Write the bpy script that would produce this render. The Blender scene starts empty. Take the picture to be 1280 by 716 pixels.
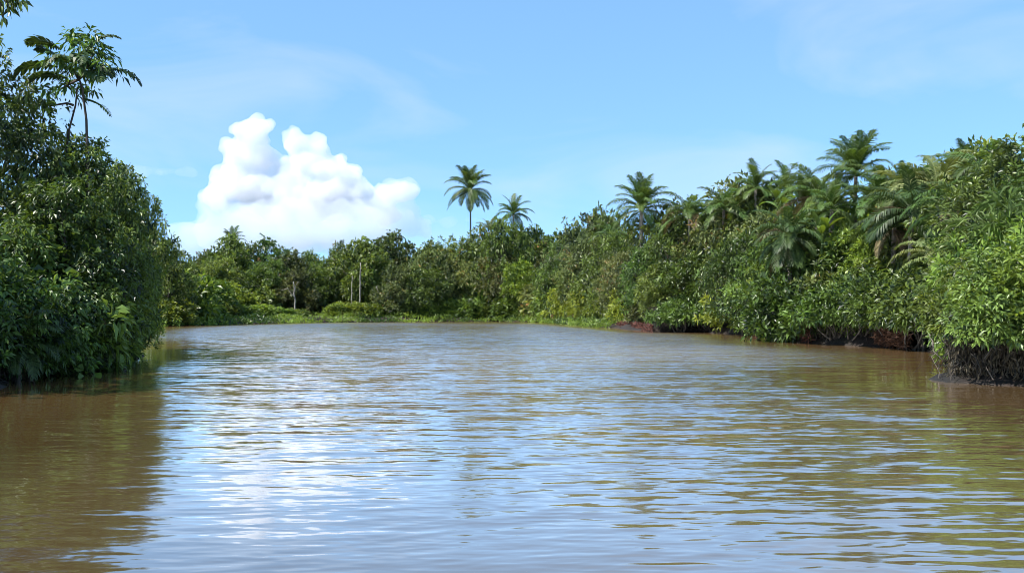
import bpy, math, random
import numpy as np

# ------------------------------------------------------------------ camera, sky, sun, exposure
scene = bpy.context.scene
COL = scene.collection
F, HX, HY, CAMH = 1065.0, 640.0, 388.0, 2.0      # focal length in photo pixels, horizon column/row, eye height (m)
cam_data = bpy.data.cameras.new('camera')
cam_data.sensor_width = 36.0
cam_data.lens = 36.0 * F / 1280.0
cam_data.shift_y = 30.0 / 1280.0
cam_data.clip_end = 60000.0
cam = bpy.data.objects.new('camera', cam_data)
cam.location = (0, 0, CAMH)
cam.rotation_euler = (math.radians(90), 0, 0)
COL.objects.link(cam)
scene.camera = cam

SUN_EL, SUN_AZ = math.radians(54), math.radians(-121)     # azimuth from +Y, clockwise positive
SV = np.array([math.cos(SUN_EL) * math.sin(SUN_AZ), math.cos(SUN_EL) * math.cos(SUN_AZ), math.sin(SUN_EL)])

world = bpy.data.worlds.new('World')
scene.world = world
world.use_nodes = True
wt = world.node_tree
wt.nodes.clear()
w_out = wt.nodes.new('ShaderNodeOutputWorld')
w_bg = wt.nodes.new('ShaderNodeBackground')
w_sky = wt.nodes.new('ShaderNodeTexSky')
w_sky.sky_type = 'NISHITA'
w_sky.sun_disc = False
w_sky.sun_elevation = SUN_EL
w_sky.sun_rotation = SUN_AZ
w_sky.air_density = 0.5
w_sky.dust_density = 0.0
w_sky.ozone_density = 6.0
# thin high cirrus: a faint streaky veil over the blue
w_geo = wt.nodes.new('ShaderNodeTexCoord')
w_map = wt.nodes.new('ShaderNodeMapping')
w_map.inputs['Scale'].default_value = (2.2, 2.2, 7.0)
w_map.inputs['Rotation'].default_value = (0.1, 0.22, 0.3)
w_noise = wt.nodes.new('ShaderNodeTexNoise')
w_noise.inputs['Scale'].default_value = 1.3
w_noise.inputs['Detail'].default_value = 7.0
w_noise.inputs['Distortion'].default_value = 0.6
w_ramp = wt.nodes.new('ShaderNodeValToRGB')
w_ramp.color_ramp.elements[0].position = 0.47
w_ramp.color_ramp.elements[0].color = (0, 0, 0, 1)
w_ramp.color_ramp.elements[1].position = 0.75
w_ramp.color_ramp.elements[1].color = (0.42, 0.42, 0.42, 1)
w_gam = wt.nodes.new('ShaderNodeGamma')            # evens the step from zenith to horizon: moist tropical air
w_gam.inputs['Gamma'].default_value = 0.4
w_hsv = wt.nodes.new('ShaderNodeMix')
w_hsv.data_type = 'RGBA'
w_hsv.blend_type = 'MULTIPLY'
w_hsv.inputs['Factor'].default_value = 1.0
w_hsv.inputs['B'].default_value = (1.22, 1.92, 2.45, 1)
w_mix = wt.nodes.new('ShaderNodeMix')
w_mix.data_type = 'RGBA'
w_mix.inputs['B'].default_value = (3.2, 3.5, 3.9, 1)
L = wt.links.new
L(w_geo.outputs['Generated'], w_map.inputs['Vector'])
L(w_map.outputs['Vector'], w_noise.inputs['Vector'])
L(w_noise.outputs['Fac'], w_ramp.inputs['Fac'])
L(w_ramp.outputs['Color'], w_mix.inputs['Factor'])
L(w_sky.outputs['Color'], w_gam.inputs['Color'])
L(w_gam.outputs['Color'], w_hsv.inputs['A'])
L(w_hsv.outputs['Result'], w_mix.inputs['A'])
L(w_mix.outputs['Result'], w_bg.inputs['Color'])
w_bg.inputs['Strength'].default_value = 0.12
L(w_bg.outputs['Background'], w_out.inputs['Surface'])

sun_data = bpy.data.lights.new('sun', 'SUN')
sun_data.energy = 4.5
sun_data.angle = math.radians(0.5)
sun_data.color = (1.0, 0.955, 0.88)
sun = bpy.data.objects.new('sun', sun_data)
sun.rotation_euler = (math.pi / 2 - SUN_EL, 0, math.pi - SUN_AZ)
sun.location = (-40, -20, 60)
COL.objects.link(sun)

vs = scene.view_settings
vs.view_transform = 'Standard'
vs.look = 'None'
vs.gamma = 1.0
vs.exposure = 1.2
vs.use_curve_mapping = False
scene.cycles.max_bounces = 12
scene.cycles.diffuse_bounces = 2
scene.cycles.glossy_bounces = 3
scene.cycles.transmission_bounces = 3
scene.cycles.transparent_max_bounces = 12
scene.cycles.volume_bounces = 8
scene.cycles.use_denoising = True
scene.cycles.denoising_prefilter = 'ACCURATE'
scene.cycles.filter_width = 0.9
scene.cycles.sample_clamp_indirect = 6.0

# ------------------------------------------------------------------ helpers
rng = np.random.default_rng(7)
UP = np.array([0, 0, 1.0])


def wx(px, d):
    return (px - HX) / F * d


def wz(py, d):
    return CAMH + (HY - py) / F * d


def unit(v):
    return v / np.maximum(np.linalg.norm(v, axis=-1, keepdims=True), 1e-9)


def new_mesh(name, V, Q, mat, tint=None, smooth=False, T=None):
    """V (n,3) verts, Q (m,4) quads and/or T (k,3) triangles as numpy arrays -> mesh datablock"""
    me = bpy.data.meshes.new(name)
    V = np.asarray(V, dtype=np.float32)
    Q = np.zeros((0, 4), int) if Q is None else np.asarray(Q)
    T = np.zeros((0, 3), int) if T is None else np.asarray(T)
    loops = np.concatenate([Q.ravel(), T.ravel()]).astype(np.int32)
    starts = np.concatenate([np.arange(len(Q)) * 4, len(Q) * 4 + np.arange(len(T)) * 3]).astype(np.int32)
    me.vertices.add(len(V))
    me.vertices.foreach_set('co', V.ravel())
    me.loops.add(len(loops))
    me.loops.foreach_set('vertex_index', loops)
    me.polygons.add(len(starts))
    me.polygons.foreach_set('loop_start', starts)
    if tint is not None:
        a = me.attributes.new('tint', 'FLOAT', 'POINT')
        a.data.foreach_set('value', np.asarray(tint, dtype=np.float32))
    me.update(calc_edges=True)
    me.validate()
    me.polygons.foreach_set('use_smooth', np.full(len(me.polygons), smooth, dtype=bool))
    if mat is not None:
        me.materials.append(mat)
    return me


def link(name, me, parent=None, loc=(0, 0, 0), rot=(0, 0, 0), scale=(1, 1, 1)):
    o = bpy.data.objects.new(name, me)
    o.location, o.rotation_euler, o.scale = loc, rot, scale
    if parent is not None:
        o.parent = parent
    COL.objects.link(o)
    return o


def tag(o, label, cat, group=None):
    o['label'], o['category'] = label, cat
    if group:
        o['group'] = group
    return o


def thing(name, label, cat, loc, rz=0.0, scale=(1, 1, 1), group=None):
    o = bpy.data.objects.new(name, None)
    o.empty_display_size = 0.2
    o.location, o.rotation_euler, o.scale = loc, (0, 0, rz), scale
    COL.objects.link(o)
    return tag(o, label, cat, group)


class Geo:
    """collects quads into one mesh"""
    def __init__(self):
        self.V, self.Q, self.T, self.n, self.t = [], [], [], 0, []

    def add(self, V, Q=None, tint=0.5, T=None):
        V = np.asarray(V, float)
        self.V.append(V)
        if Q is not None:
            self.Q.append(np.asarray(Q) + self.n)
        if T is not None:
            self.T.append(np.asarray(T) + self.n)
        self.t.append(np.broadcast_to(np.asarray(tint, float), (len(V),)))
        self.n += len(V)

    def mesh(self, name, mat, smooth=False):
        return new_mesh(name, np.concatenate(self.V), np.concatenate(self.Q) if self.Q else None, mat,
                        np.concatenate(self.t), smooth, np.concatenate(self.T) if self.T else None)


def tube(g, pts, rad, sides=6, tint=0.5):
    pts = np.asarray(pts, float)
    rad = np.broadcast_to(np.asarray(rad, float), (len(pts),))
    tan = unit(np.gradient(pts, axis=0))
    ref = np.array([0.31, 0.95, 0.11]) if abs(tan[0][2]) > 0.6 else UP
    a = unit(np.cross(tan, ref))
    b = np.cross(tan, a)
    th = np.linspace(0, 2 * np.pi, sides, endpoint=False)
    ring = pts[:, None] + rad[:, None, None] * (np.cos(th)[None, :, None] * a[:, None] + np.sin(th)[None, :, None] * b[:, None])
    n = len(pts)
    i = np.arange(n - 1)[:, None] * sides
    j = np.arange(sides)[None]
    k = (j + 1) % sides
    Q = np.stack([i + j, i + k, i + sides + k, i + sides + j], -1).reshape(-1, 4)
    V = np.concatenate([ring.reshape(-1, 3), pts[:1], pts[-1:]])
    s = np.arange(sides)
    s2 = (s + 1) % sides
    base = (n - 1) * sides
    T = np.concatenate([np.stack([s2, s, np.full(sides, n * sides)], -1),
                        np.stack([base + s, base + s2, np.full(sides, n * sides + 1)], -1)])
    g.add(V, Q, tint, T)


def wiggly(r, a, b, n=7, amp=0.1, sag=0.0):
    a, b = np.asarray(a, float), np.asarray(b, float)
    t = np.linspace(0, 1, n)[:, None]
    p = a + (b - a) * t
    L_ = np.linalg.norm(b - a)
    w = np.cumsum(r.normal(0, 1, (n, 3)), axis=0) / math.sqrt(n)
    w -= w[0] + (w[-1] - w[0]) * t
    p = p + w * amp * L_
    p[:, 2] -= sag * L_ * (4 * t * (1 - t))[:, 0]
    return p


def leaves(P, D, N, Ln, Wd, fold=0.22, droop=0.12):
    """folded pointed leaves; five points and two quads each"""
    m = len(P)
    Ln = np.broadcast_to(Ln, (m,))[:, None]
    Wd = np.broadcast_to(Wd, (m,))[:, None]
    D = unit(D)
    S = unit(np.cross(D, N))
    N = np.cross(S, D)
    dn = -UP * Ln * droop
    c = P + D * Ln * 0.5 + dn * 0.2
    r = P + D * Ln * 0.45 + S * Wd * 0.5 + N * Wd * fold
    l = P + D * Ln * 0.45 - S * Wd * 0.5 + N * Wd * fold
    t = P + D * Ln + dn
    V = np.stack([P, r, t, l, c], 1).reshape(-1, 3)
    i = np.arange(m)[:, None] * 5
    Q = np.concatenate([i + np.array([[0, 1, 2, 4]]), i + np.array([[0, 4, 2, 3]])])
    return V, Q


def crown_geo(r, g, lobes, dens, cl_r, per, leafL, leafW, droop=0.1, hang=0.0, zmin=None, squash=0.5):
    """leaf clusters spread over and through the lobes (centre, radii) of a crown"""
    C = np.array([l[0] for l in lobes], float)
    R = np.array([np.broadcast_to(l[1], (3,)) for l in lobes], float)
    for i in range(len(lobes)):
        area = 4 * np.pi * (R[i].prod() ** (2 / 3))
        n = max(6, int(area * dens * 0.74))
        d = unit(r.normal(0, 1, (n, 3)))
        d = d[d[:, 2] > -0.75 + 0.35 * r.random(len(d))]
        f1, f2 = r.normal(0, 3.2, (2, 3))
        lump = 1 + 0.16 * np.sin(d @ f1 + r.uniform(0, 6)) + 0.12 * np.sin(d @ f2 * 1.8 + r.uniform(0, 6))
        rad = (1.06 - 0.55 * r.random(len(d)) ** 2.0) * lump
        p = C[i] + d * R[i] * rad[:, None]
        p += r.normal(0, 1, p.shape) * cl_r * 0.75
        keep = np.ones(len(p), bool)
        for j in range(len(lobes)):
            if j != i:
                q = np.linalg.norm((p - C[j]) / R[j], axis=1)
                keep &= ~((q < 0.62) & (r.random(len(p)) < 0.85))
        if zmin is not None:
            keep &= p[:, 2] > zmin
        p, d = p[keep], d[keep]
        if not len(p):
            continue
        o = unit(d / R[i] * R[i].mean() + UP * 0.35)
        k = r.poisson(per * 1.4, len(p)).clip(3)
        idx = np.repeat(np.arange(len(p)), k)
        m = len(idx)
        dd = unit(o[idx] * 0.75 + r.normal(0, 0.75, (m, 3)))
        dd[:, 2] *= 1.0
        pos = p[idx] + dd * (cl_r * r.random(m) ** 0.6)[:, None] * np.array([1, 1, squash + 0.3])
        D = unit(dd + r.normal(0, 0.35, (m, 3)) - UP * hang)
        N = unit(UP * 0.8 + o[idx] * 0.5 + r.normal(0, 0.62, (m, 3)))
        sz = (0.65 + 0.6 * r.random(m)) * (0.85 + 0.3 * r.random(len(p)))[idx]
        V, Q = leaves(pos, D, N, leafL * sz, leafW * sz * (0.8 + 0.4 * r.random(m)), droop=droop)
        ct = r.normal(0, 0.2, len(p)) + r.normal(0, 0.07)
        tint = np.clip(0.5 + ct[idx] + r.normal(0, 0.14, m), 0, 1)
        g.add(V, Q, np.repeat(tint, 5))


# ------------------------------------------------------------------ materials
def nodes_of(name):
    m = bpy.data.materials.new(name)
    m.use_nodes = True
    nt = m.node_tree
    nt.nodes.clear()
    return m, nt, nt.nodes.new, nt.links.new


def leaf_mat(name, dark, light, rough=0.42, trans=0.3, tcol=None, brown=0.0, spec=0.5):
    m, nt, N, L = nodes_of(name)
    out = N('ShaderNodeOutputMaterial')
    at = N('ShaderNodeAttribute')
    at.attribute_name = 'tint'
    oi = N('ShaderNodeObjectInfo')
    ramp = N('ShaderNodeValToRGB')
    e = ramp.color_ramp.elements
    e[0].position, e[0].color = 0.1, (*dark, 1)
    e[1].position, e[1].color = 0.85, (*light, 1)
    if brown:
        x = e.new(1.0 - brown * 0.1)
        x.color = (*light, 1)
        y = e.new(1.0)
        y.color = (0.22, 0.13, 0.045, 1)
    L(at.outputs['Fac'], ramp.inputs['Fac'])
    hsv = N('ShaderNodeHueSaturation')
    mr = N('ShaderNodeMapRange')
    mr.inputs['To Min'].default_value = 0.72
    mr.inputs['To Max'].default_value = 1.3
    L(oi.outputs['Random'], mr.inputs['Value'])
    L(mr.outputs['Result'], hsv.inputs['Value'])
    mh = N('ShaderNodeMath')
    mh.operation = 'MULTIPLY_ADD'
    mh.inputs[1].default_value = 0.035
    mh.inputs[2].default_value = 0.4825
    ms = N('ShaderNodeMath')
    ms.operation = 'FRACT'
    mm = N('ShaderNodeMath')
    mm.operation = 'MULTIPLY'
    mm.inputs[1].default_value = 7.31
    L(oi.outputs['Random'], mm.inputs[0])
    L(mm.outputs[0], ms.inputs[0])
    L(ms.outputs[0], mh.inputs[0])
    L(mh.outputs[0], hsv.inputs['Hue'])
    L(ramp.outputs['Color'], hsv.inputs['Color'])
    p = N('ShaderNodeBsdfPrincipled')
    p.inputs['Roughness'].default_value = rough
    p.inputs['Specular IOR Level'].default_value = spec
    L(hsv.outputs['Color'], p.inputs['Base Color'])
    tr = N('ShaderNodeBsdfTranslucent')
    tm = N('ShaderNodeMix')
    tm.data_type = 'RGBA'
    tm.blend_type = 'MULTIPLY'
    tm.inputs['Factor'].default_value = 1.0
    tm.inputs['B'].default_value = (*(tcol or (1.9, 1.7, 0.7)), 1)
    L(hsv.outputs['Color'], tm.inputs['A'])
    L(tm.outputs['Result'], tr.inputs['Color'])
    mix = N('ShaderNodeMixShader')
    mix.inputs[0].default_value = trans
    L(p.outputs[0], mix.inputs[1])
    L(tr.outputs[0], mix.inputs[2])
    L(mix.outputs[0], out.inputs['Surface'])
    return m


def bark_mat(name, c1, c2, scale=6.0, rough=0.85):
    m, nt, N, L = nodes_of(name)
    out = N('ShaderNodeOutputMaterial')
    tc = N('ShaderNodeTexCoord')
    mp = N('ShaderNodeMapping')
    mp.inputs['Scale'].default_value = (1, 1, 0.35)
    no = N('ShaderNodeTexNoise')
    no.inputs['Scale'].default_value = scale
    no.inputs['Detail'].default_value = 6
    ra = N('ShaderNodeValToRGB')
    ra.color_ramp.elements[0].position, ra.color_ramp.elements[0].color = 0.35, (*c1, 1)
    ra.color_ramp.elements[1].position, ra.color_ramp.elements[1].color = 0.68, (*c2, 1)
    bu = N('ShaderNodeBump')
    bu.inputs['Strength'].default_value = 0.5
    bu.inputs['Distance'].default_value = 0.03
    p = N('ShaderNodeBsdfPrincipled')
    p.inputs['Roughness'].default_value = rough
    L(tc.outputs['Object'], mp.inputs['Vector'])
    L(mp.outputs['Vector'], no.inputs['Vector'])
    L(no.outputs['Fac'], ra.inputs['Fac'])
    L(ra.outputs['Color'], p.inputs['Base Color'])
    L(no.outputs['Fac'], bu.inputs['Height'])
    L(bu.outputs['Normal'], p.inputs['Normal'])
    L(p.outputs[0], out.inputs['Surface'])
    return m


M = {}
M['far'] = leaf_mat('far_leaf', (0.010, 0.025, 0.006), (0.145, 0.205, 0.045), 0.46, 0.25, brown=0.6)
M['deep'] = leaf_mat('deep_green_leaf', (0.006, 0.019, 0.004), (0.105, 0.17, 0.027), 0.42, 0.25)
M['mid'] = leaf_mat('mangrove_leaf', (0.009, 0.026, 0.006), (0.155, 0.225, 0.042), 0.42, 0.28)
M['bright'] = leaf_mat('bright_shrub_leaf', (0.02, 0.048, 0.008), (0.18, 0.25, 0.04), 0.42, 0.35)
M['yellow'] = leaf_mat('yellow_green_leaf', (0.035, 0.075, 0.01), (0.22, 0.29, 0.035), 0.45, 0.35)
M['olive'] = leaf_mat('olive_leaf', (0.015, 0.03, 0.008), (0.185, 0.22, 0.065), 0.44, 0.25, brown=0.8)
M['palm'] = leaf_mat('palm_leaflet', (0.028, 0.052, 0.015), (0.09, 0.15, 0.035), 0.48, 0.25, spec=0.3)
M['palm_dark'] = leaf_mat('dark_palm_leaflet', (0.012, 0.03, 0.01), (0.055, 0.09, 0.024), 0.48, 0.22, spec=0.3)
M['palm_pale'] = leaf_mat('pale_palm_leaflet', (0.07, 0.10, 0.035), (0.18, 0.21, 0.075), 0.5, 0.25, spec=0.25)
M['palm_dry'] = leaf_mat('dry_palm_leaflet', (0.07, 0.05, 0.022), (0.19, 0.145, 0.07), 0.7, 0.2, (1.2, 1.0, 0.7))
M['banana'] = leaf_mat('broad_leaf', (0.035, 0.075, 0.014), (0.10, 0.16, 0.03), 0.42, 0.35)
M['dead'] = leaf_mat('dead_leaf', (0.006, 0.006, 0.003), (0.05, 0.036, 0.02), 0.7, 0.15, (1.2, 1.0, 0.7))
M['red'] = leaf_mat('rust_leaf', (0.05, 0.018, 0.01), (0.2, 0.085, 0.05), 0.7, 0.15, (1.2, 1.0, 0.7))
M['bark'] = bark_mat('brown_bark', (0.03, 0.024, 0.018), (0.11, 0.09, 0.07))
M['pale_bark'] = bark_mat('pale_bark', (0.11, 0.10, 0.085), (0.30, 0.28, 0.24))
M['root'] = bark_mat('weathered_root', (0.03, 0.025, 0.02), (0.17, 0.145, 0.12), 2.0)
M['dark_root'] = bark_mat('shaded_root', (0.006, 0.005, 0.004), (0.045, 0.036, 0.028), 3.0)  # darker copy of the root bark, with the overhang's shade painted in
M['palm_bark'] = bark_mat('palm_bark', (0.10, 0.085, 0.07), (0.26, 0.23, 0.19), 9.0)


def soil_mat():
    m, nt, N, L = nodes_of('river_mud')
    out = N('ShaderNodeOutputMaterial')
    geo = N('ShaderNodeNewGeometry')
    n1 = N('ShaderNodeTexNoise')
    n1.inputs['Scale'].default_value = 0.35
    n1.inputs['Detail'].default_value = 8
    n2 = N('ShaderNodeTexNoise')
    n2.inputs['Scale'].default_value = 5.0
    n2.inputs['Detail'].default_value = 8
    ra = N('ShaderNodeValToRGB')
    e = ra.color_ramp.elements
    e[0].position, e[0].color = 0.35, (0.007, 0.005, 0.003, 1)
    e[1].position, e[1].color = 0.75, (0.032, 0.016, 0.010, 1)
    mx = N('ShaderNodeMix')
    mx.data_type = 'RGBA'
    mx.blend_type = 'MULTIPLY'
    mx.inputs['Factor'].default_value = 0.7
    bu = N('ShaderNodeBump')
    bu.inputs['Distance'].default_value = 0.12
    p = N('ShaderNodeBsdfPrincipled')
    p.inputs['Roughness'].default_value = 0.75
    L(geo.outputs['Position'], n1.inputs['Vector'])
    L(geo.outputs['Position'], n2.inputs['Vector'])
    L(n1.outputs['Fac'], ra.inputs['Fac'])
    L(ra.outputs['Color'], mx.inputs['A'])
    L(n2.outputs['Fac'], mx.inputs['B'])
    L(mx.outputs['Result'], p.inputs['Base Color'])
    L(n2.outputs['Fac'], bu.inputs['Height'])
    L(bu.outputs['Normal'], p.inputs['Normal'])
    L(p.outputs[0], out.inputs['Surface'])
    return m


def water_mat():
    m, nt, N, L = nodes_of('silty_river_water')
    out = N('ShaderNodeOutputMaterial')
    geo = N('ShaderNodeNewGeometry')
    at = N('ShaderNodeAttribute')
    at.attribute_name = 'ripple'
    acc = None
    for sc_, w in (((0.6, 3.6, 1), 1.1), ((2.6, 14.0, 1), 1.0)):
        mp = N('ShaderNodeMapping')
        mp.inputs['Scale'].default_value = sc_
        no = N('ShaderNodeTexNoise')
        no.inputs['Scale'].default_value = 1.0
        no.inputs['Detail'].default_value = 2.0
        L(geo.outputs['Position'], mp.inputs['Vector'])
        L(mp.outputs['Vector'], no.inputs['Vector'])
        sub = N('ShaderNodeVectorMath')
        sub.operation = 'SUBTRACT'
        sub.inputs[1].default_value = (0.5, 0.5, 0.5)
        L(no.outputs['Color'], sub.inputs[0])
        mu = N('ShaderNodeVectorMath')
        mu.operation = 'MULTIPLY'
        mu.inputs[1].default_value = (0.45 * w, 1.0 * w, 0.0)
        L(sub.outputs[0], mu.inputs[0])
        if acc is None:
            acc = mu
        else:
            ad = N('ShaderNodeVectorMath')
            ad.operation = 'ADD'
            L(acc.outputs[0], ad.inputs[0])
            L(mu.outputs[0], ad.inputs[1])
            acc = ad
    sc = N('ShaderNodeVectorMath')
    sc.operation = 'SCALE'
    L(acc.outputs[0], sc.inputs[0])
    L(at.outputs['Fac'], sc.inputs['Scale'])
    ad = N('ShaderNodeVectorMath')
    ad.operation = 'ADD'
    L(geo.outputs['Normal'], ad.inputs[0])
    L(sc.outputs[0], ad.inputs[1])
    nm = N('ShaderNodeVectorMath')
    nm.operation = 'NORMALIZE'
    L(ad.outputs[0], nm.inputs[0])
    # silt: slow streaks of slightly lighter and darker brown suspended in the water
    n3 = N('ShaderNodeTexNoise')
    n3.inputs['Scale'].default_value = 0.12
    n3.inputs['Detail'].default_value = 4
    L(geo.outputs['Position'], n3.inputs['Vector'])
    ra = N('ShaderNodeValToRGB')
    ra.color_ramp.elements[0].position, ra.color_ramp.elements[0].color = 0.3, (0.020, 0.0118, 0.0042, 1)
    ra.color_ramp.elements[1].position, ra.color_ramp.elements[1].color = 0.7, (0.029, 0.0175, 0.0070, 1)
    L(n3.outputs['Fac'], ra.inputs['Fac'])
    sl = N('ShaderNodeAttribute')                      # paler sheen of the open water, painted into the diffuse colour
    sl.attribute_name = 'pale_sheen'
    sm = N('ShaderNodeMix')
    sm.data_type = 'RGBA'
    sm.inputs['B'].default_value = (0.060, 0.041, 0.021, 1)
    L(sl.outputs['Fac'], sm.inputs['Factor'])
    L(ra.outputs['Color'], sm.inputs['A'])
    dif = N('ShaderNodeBsdfDiffuse')
    glo = N('ShaderNodeBsdfGlossy')
    glo.inputs['Roughness'].default_value = 0.03
    fr = N('ShaderNodeFresnel')
    fr.inputs['IOR'].default_value = 1.9
    fm = N('ShaderNodeMath')
    fm.operation = 'MULTIPLY'
    fm.use_clamp = True
    fm.inputs[1].default_value = 2.0
    ro = N('ShaderNodeMapRange')
    ro.inputs['From Max'].default_value = 1.8
    ro.inputs['To Min'].default_value = 0.05
    ro.inputs['To Max'].default_value = 0.20
    L(at.outputs['Fac'], ro.inputs['Value'])
    L(ro.outputs['Result'], glo.inputs['Roughness'])
    gc = N('ShaderNodeMix')
    gc.data_type = 'RGBA'
    gc.inputs['A'].default_value = (0, 0, 0, 1)
    gc.inputs['B'].default_value = (1, 1, 1, 1)
    add = N('ShaderNodeAddShader')
    L(sm.outputs['Result'], dif.inputs['Color'])
    L(nm.outputs[0], glo.inputs['Normal'])
    L(nm.outputs[0], fr.inputs['Normal'])
    L(fr.outputs[0], fm.inputs[0])
    L(fm.outputs[0], gc.inputs['Factor'])
    L(gc.outputs['Result'], glo.inputs['Color'])
    L(dif.outputs[0], add.inputs[0])
    L(glo.outputs[0], add.inputs[1])
    L(add.outputs[0], out.inputs['Surface'])
    return m


# ------------------------------------------------------------------ river outline, terrain, water
RIVER = np.array([(-13, -40), (-12, -10), (-11.5, 5), (-11.8, 13), (-13.4, 22), (-15.0, 26.5), (-16.0, 31), (-16.4, 37),
                  (-20, 42), (-28, 58), (-40, 88), (-44.5, 106), (-41, 120), (-38, 129), (-33, 141), (-24, 147), (-12, 151),
                  (-2, 153), (4, 147), (6.5, 136), (8.5, 120), (11, 98), (13.2, 80), (17, 78), (19.4, 71), (18.4, 60),
                  (17.4, 53), (19.6, 48), (20.4, 43), (19.9, 37), (16.2, 29), (12.1, 24.8), (12.2, 23.3), (13.4, 22.2), (15, 18),
                  (14, 8), (13, -10), (14, -40)], float)


def river_sdf(X, Y):
    """signed distance to the shoreline, positive on land"""
    P = np.stack([X, Y], -1)
    dmin = np.full(X.shape, 1e9)
    inside = np.zeros(X.shape, bool)
    for a, b in zip(RIVER, np.roll(RIVER, -1, axis=0)):
        ab = b - a
        t = np.clip(((P - a) @ ab) / (ab @ ab), 0, 1)
        dmin = np.minimum(dmin, np.linalg.norm(P - (a + t[..., None] * ab), axis=-1))
        if a[1] != b[1]:
            c = ((a[1] > Y) != (b[1] > Y)) & (X < (b[0] - a[0]) * (Y - a[1]) / (b[1] - a[1]) + a[0])
            inside ^= c
    return np.where(inside, -dmin, dmin)


def ground_z(x, y):
    s = float(river_sdf(np.array([x], float), np.array([y], float))[0])
    return float(land_height(np.array([s]))[0])


def land_height(s):
    return np.where(s > 0, 0.05 + 0.75 * (1 - np.exp(-s / 1.6)) + 0.02 * np.minimum(s, 60), -0.15 + np.maximum(s * 0.35, -2.5))


def value_noise(x, y, seed, k=12):
    r = np.random.default_rng(seed)
    out = np.zeros_like(x)
    for i in range(k):
        a = r.uniform(0, 2 * np.pi)
        f = r.uniform(0.6, 1.6)
        out += np.sin((x * np.cos(a) + y * np.sin(a)) * f + r.uniform(0, 6.28))
    return out / math.sqrt(k / 2)


def grid_quads(nr, nc):
    i = np.arange(nr - 1)[:, None] * nc
    j = np.arange(nc - 1)[None]
    return np.stack([i + j, i + j + 1, i + nc + j + 1, i + nc + j], -1).reshape(-1, 4)


def build_terrain():
    xs = np.concatenate([[-6000, -2500, -900, -350, -200], np.arange(-110, 110.1, 0.8), [200, 350, 900, 2500, 6000]])
    ys = np.concatenate([[-6000, -2000, -500, -120], np.arange(-44, 215, 0.8), [260, 400, 900, 2500, 8000]])
    X, Y = np.meshgrid(xs, ys)
    s = river_sdf(X, Y)
    near = (np.abs(X) < 112) & (Y > -46) & (Y < 216)
    s = s + np.where(near, 0.35 * value_noise(X * 0.9, Y * 0.9, 3) * 0.6, 0)
    Z = land_height(s) + np.where(near, 0.09 * value_noise(X * 1.3, Y * 1.3, 5), 0)
    me = new_mesh('riverbank_ground', np.stack([X, Y, Z], -1).reshape(-1, 3), grid_quads(len(ys), len(xs)), soil_mat(), smooth=True)
    o = link('ground', me)
    o['kind'] = 'structure'


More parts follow.
